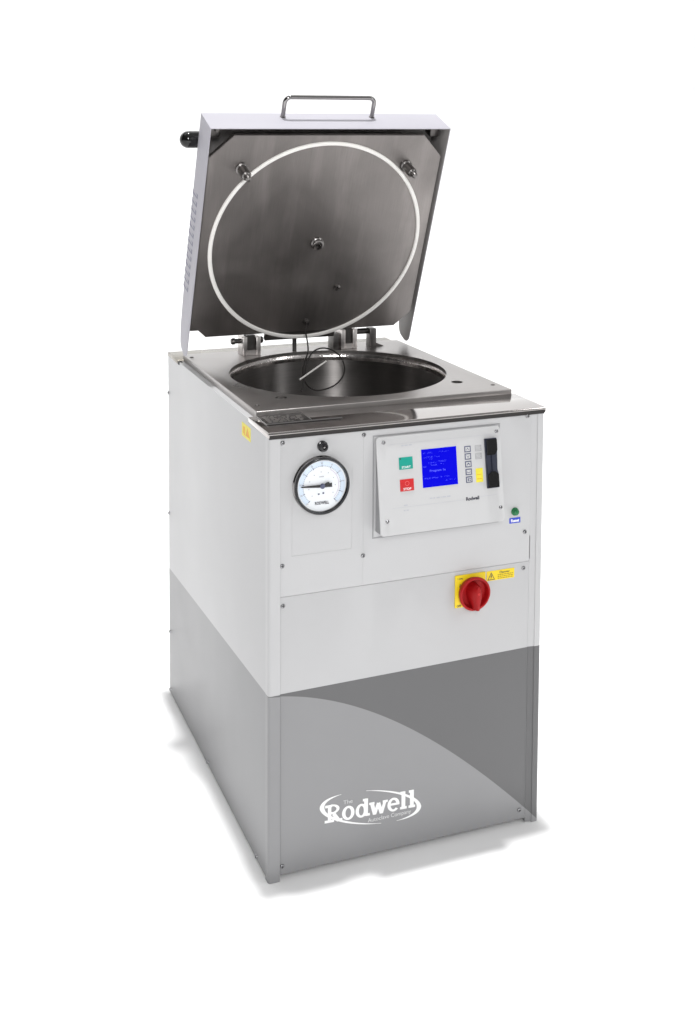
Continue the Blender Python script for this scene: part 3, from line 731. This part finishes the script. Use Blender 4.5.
# black grip of the locking bar behind the cover
bm = bmesh.new(); gr_ = .0200
prof = [(0, 0)] + [(gr_ * math.sin(PI / 2 * k / 8), gr_ * (1 - math.cos(PI / 2 * k / 8))) for k in range(1, 9)] + [(gr_, .120), (gr_ * .8, .126), (0, .126)]
bm_lathe(bm, (-.0300, .5130, -.1115), (1, 0, 0), prof, 40); gp = obj('locking_grip', bm, M['gloss'], lid, 'round ended glossy black grip behind the lid')
bm = bmesh.new(); bm_box(bm, .040, .070, .496, .520, -.098, -.0835, .002, 2); obj('grip_bracket', bm, M['darksteel'], gp)
# louvres pressed in the left side of the cover
nl = 13
for i in range(nl):
    v = .155 + i * (.405 - .155) / (nl - 1)
    bm = bmesh.new(); n0, n1 = -.0800, -.0380; A = []; B = []
    for k in range(7):
        f = k / 6; n_ = n0 + (n1 - n0) * f; hgt = .0010 * math.sin(PI * f) ** .5 if 0 < f < 1 else 0
        A.append(bm.verts.new((XL - hgt - .0001, v - .0065, n_))); B.append(bm.verts.new((XL - .0001, v + .0065, n_)))
    for k in range(6): bm.faces.new((A[k], A[k + 1], B[k + 1], B[k]))
    lv = obj('louvre', bm, M['lidwhite'], lid, angle=60)
    bm = bmesh.new(); bm_prism(bm, [(v - .0150, n0 - .001), (v - .0040, n0 - .001), (v + .0010, n1), (v - .0100, n1)], XL - .0007, XL - .0001, 'x'); obj('louvre_shade', bm, M['ventshade'], lv)

# ------------------------------------------------------------------ hinges
def hinge(x0, x1, yf, z0, z1, label):
    bm = bmesh.new(); w = .012
    bm_box(bm, x0, x0 + w, yf, yf + .042, z0, z1, .0012, 2); bm_box(bm, x1 - w, x1, yf, yf + .042, z0, z1, .0012, 2)
    bm_box(bm, x0 + w, x1 - w, yf + .001, yf + .038, z0, z0 + .014, .001, 1)
    h = obj('hinge', bm, M['hinge'], root, label)
    bm = bmesh.new(); bm_box(bm, x0 + w + .001, x1 - w - .001, yf + .006, yf + .036, z0 + .0145, z1 + .004, .001, 1); obj('hinge_knuckle', bm, M['darksteel'], h)
    return h
h1 = hinge(.1480, .1950, .6720, ZP - .0002, .9560, 'left lid hinge')
bm = bmesh.new(); bm_lathe(bm, (.1225, .690, .9450), (1, 0, 0), [(0, 0), (.0062, .001), (.0080, .004), (.0080, .010), (.0060, .011), (.0060, .0255)], 24); obj('hinge_pin', bm, M['darksteel'], h1); bm = bmesh.new(); bm_lathe(bm, (.1952, .690, .9450), (1, 0, 0), [(.0085, 0), (.0085, .008), (.0065, .010), (0, .010)], 24); obj('hinge_pin', bm, M['darksteel'], h1)
h2 = hinge(.4080, .4520, .6700, ZP - .0002, .9600, 'right lid hinge')
bm = bmesh.new(); bm_tube(bm, [(.4522, .690, .9500), (.4940, .690, .9500)], .0075, 20); bm_box(bm, .4880, .5060, .672, .700, ZP - .001, .958, .002, 2); bm_prism(bm, [(.5062, ZP), (.5300, ZP), (.5062, ZP + .010)], .680, .690); obj('hinge_pin', bm, M['darksteel'], h2)  # low wedge by the post is its shadow, modelled in dark steel
bm = bmesh.new(); bm_box(bm, .3890, .4075, .676, .715, ZP - .001, .950, .001); obj('hinge_spacer', bm, M['darksteel'], h2)
bm = bmesh.new(); bm_box(bm, .2040, .3880, .016, .0385, -.0130, -.0015, .001); obj('hinge_bar', bm, M['darksteel'], lid)
bm = bmesh.new(); bm_tube(bm, [(.2890, .690, ZP), (.2890, .690, .945)], .0055, 14); obj('bleed_pipe', bm, M['darksteel'], root)

# ------------------------------------------------------------------ temperature probe and its cable
gl = LM @ Vector((.3054, .0662, .010))
cable = [gl, (.2960, .628, .975), (.2935, .606, .950), (.2932, .600, .925), (.2855, .600, .902), (.2795, .598, .875), (.2880, .596, .846), (.3080, .594, .830), (.3330, .594, .829), (.3640, .596, .838), (.3860, .600, .858), (.3905, .602, .880),
         (.3800, .604, .906), (.3560, .604, .925), (.3280, .602, .931), (.3050, .600, .922), (.2890, .596, .898), (.2830, .594, .868), (.2760, .588, .842), (.2700, .584, .832)]
bm = bmesh.new(); bm_tube(bm, smooth_path(cable, 8), .0019, 10); cb2 = obj('probe_cable', bm, M['rubber'], root, 'thin dark looped cable hanging into the chamber', angle=60)
bm = bmesh.new(); bm_tube(bm, [(.2688, .592, .8589), (.3393, .594, .8999)], .0021, 10); obj('probe', bm, M['seal'], cb2, 'slim pale probe rod')

# ------------------------------------------------------------------ studio sweep
bm = bmesh.new(); prof = [(-6, 0), (3.2, 0)]
for k in range(1, 13): a = PI / 2 * k / 12; prof.append((3.2 + 1.6 * math.sin(a), 1.6 - 1.6 * math.cos(a)))
prof.append((4.8, 6.5))
A = [bm.verts.new((-14, y, z)) for y, z in prof]; B = [bm.verts.new((15, y, z)) for y, z in prof]
for i in range(len(prof) - 1): bm.faces.new((A[i], B[i], B[i + 1], A[i + 1]))
sweep = obj('floor', bm, M['backdrop'], angle=60); sweep['kind'] = 'structure'

# ------------------------------------------------------------------ lights, world, camera
def area(name, loc, target, sx_, sy_, power, col=(1, 1, 1)):
    l = bpy.data.lights.new(name, 'AREA'); l.shape = 'RECTANGLE'; l.size = sx_; l.size_y = sy_; l.energy = power; l.color = col
    o = bpy.data.objects.new(name, l); COL.objects.link(o); o.location = loc
    o.rotation_euler = (Vector(target) - Vector(loc)).to_track_quat('-Z', 'Y').to_euler(); return o
area('overhead_fill', (1.3, -.4, 9.0), (.9, -.2, 0), 13, 12, 90)  # added unseen fill from above for floor and cabinet
area('high_key', (.3 + 14 * .006, .4 + 14 * .014, 14.0), (.3, .4, 0), .5, .5, 1560)  # added lamp, nearly vertical, to throw a narrow shadow round the base
area('backdrop_fill', (.9, 2.2, 5.0), (.0, 4.6, 1.2), 8, 1.5, 64)  # added unseen fill that whitens the backdrop
area('front_strip', (-1.15, -4.4, 2.9), (.3, .4, .8), .5, 1.6, 108)
area('right_strip', (3.9, -2.8, 2.9), (.3, .5, .8), .5, 1.8, 30)

w = bpy.data.worlds.new('World'); scene.world = w; w.use_nodes = True
nt = w.node_tree; bg = nt.nodes['Background']
tc = N(nt, 'ShaderNodeTexCoord'); sp = N(nt, 'ShaderNodeSeparateXYZ'); nt.links.new(tc.outputs['Generated'], sp.inputs[0])
mr = N(nt, 'ShaderNodeMapRange'); mr.inputs[1].default_value = -.8; mr.inputs[2].default_value = .4; mr.inputs[3].default_value = .03; mr.inputs[4].default_value = .38
nt.links.new(sp.outputs[0], mr.inputs[0]); nt.links.new(mr.outputs[0], bg.inputs['Strength']); bg.inputs['Color'].default_value = (1, 1, 1, 1)

cd = bpy.data.cameras.new('Camera'); cam = bpy.data.objects.new('Camera', cd); COL.objects.link(cam); scene.camera = cam
cam.matrix_world = Matrix.Translation((-.69168, -2.15714, 1.50521)) @ Matrix.Rotation(-.371652, 4, 'Z') @ Matrix.Rotation(1.498968, 4, 'X') @ Matrix.Rotation(.004894, 4, 'Z')
cd.sensor_width = 36; cd.sensor_height = 36; cd.sensor_fit = 'VERTICAL'; cd.lens = 1205.857 / 1024 * 36
cd.shift_x = (347.5 - 342.75) / 1024; cd.shift_y = (201.69 - 512) / 1024; cd.clip_start = .05; cd.clip_end = 100

scene.render.engine = 'CYCLES'
scene.render.resolution_x = 695; scene.render.resolution_y = 1024
vs = scene.view_settings; vs.view_transform = 'Standard'; vs.look = 'None'; vs.exposure = 0; vs.gamma = 1
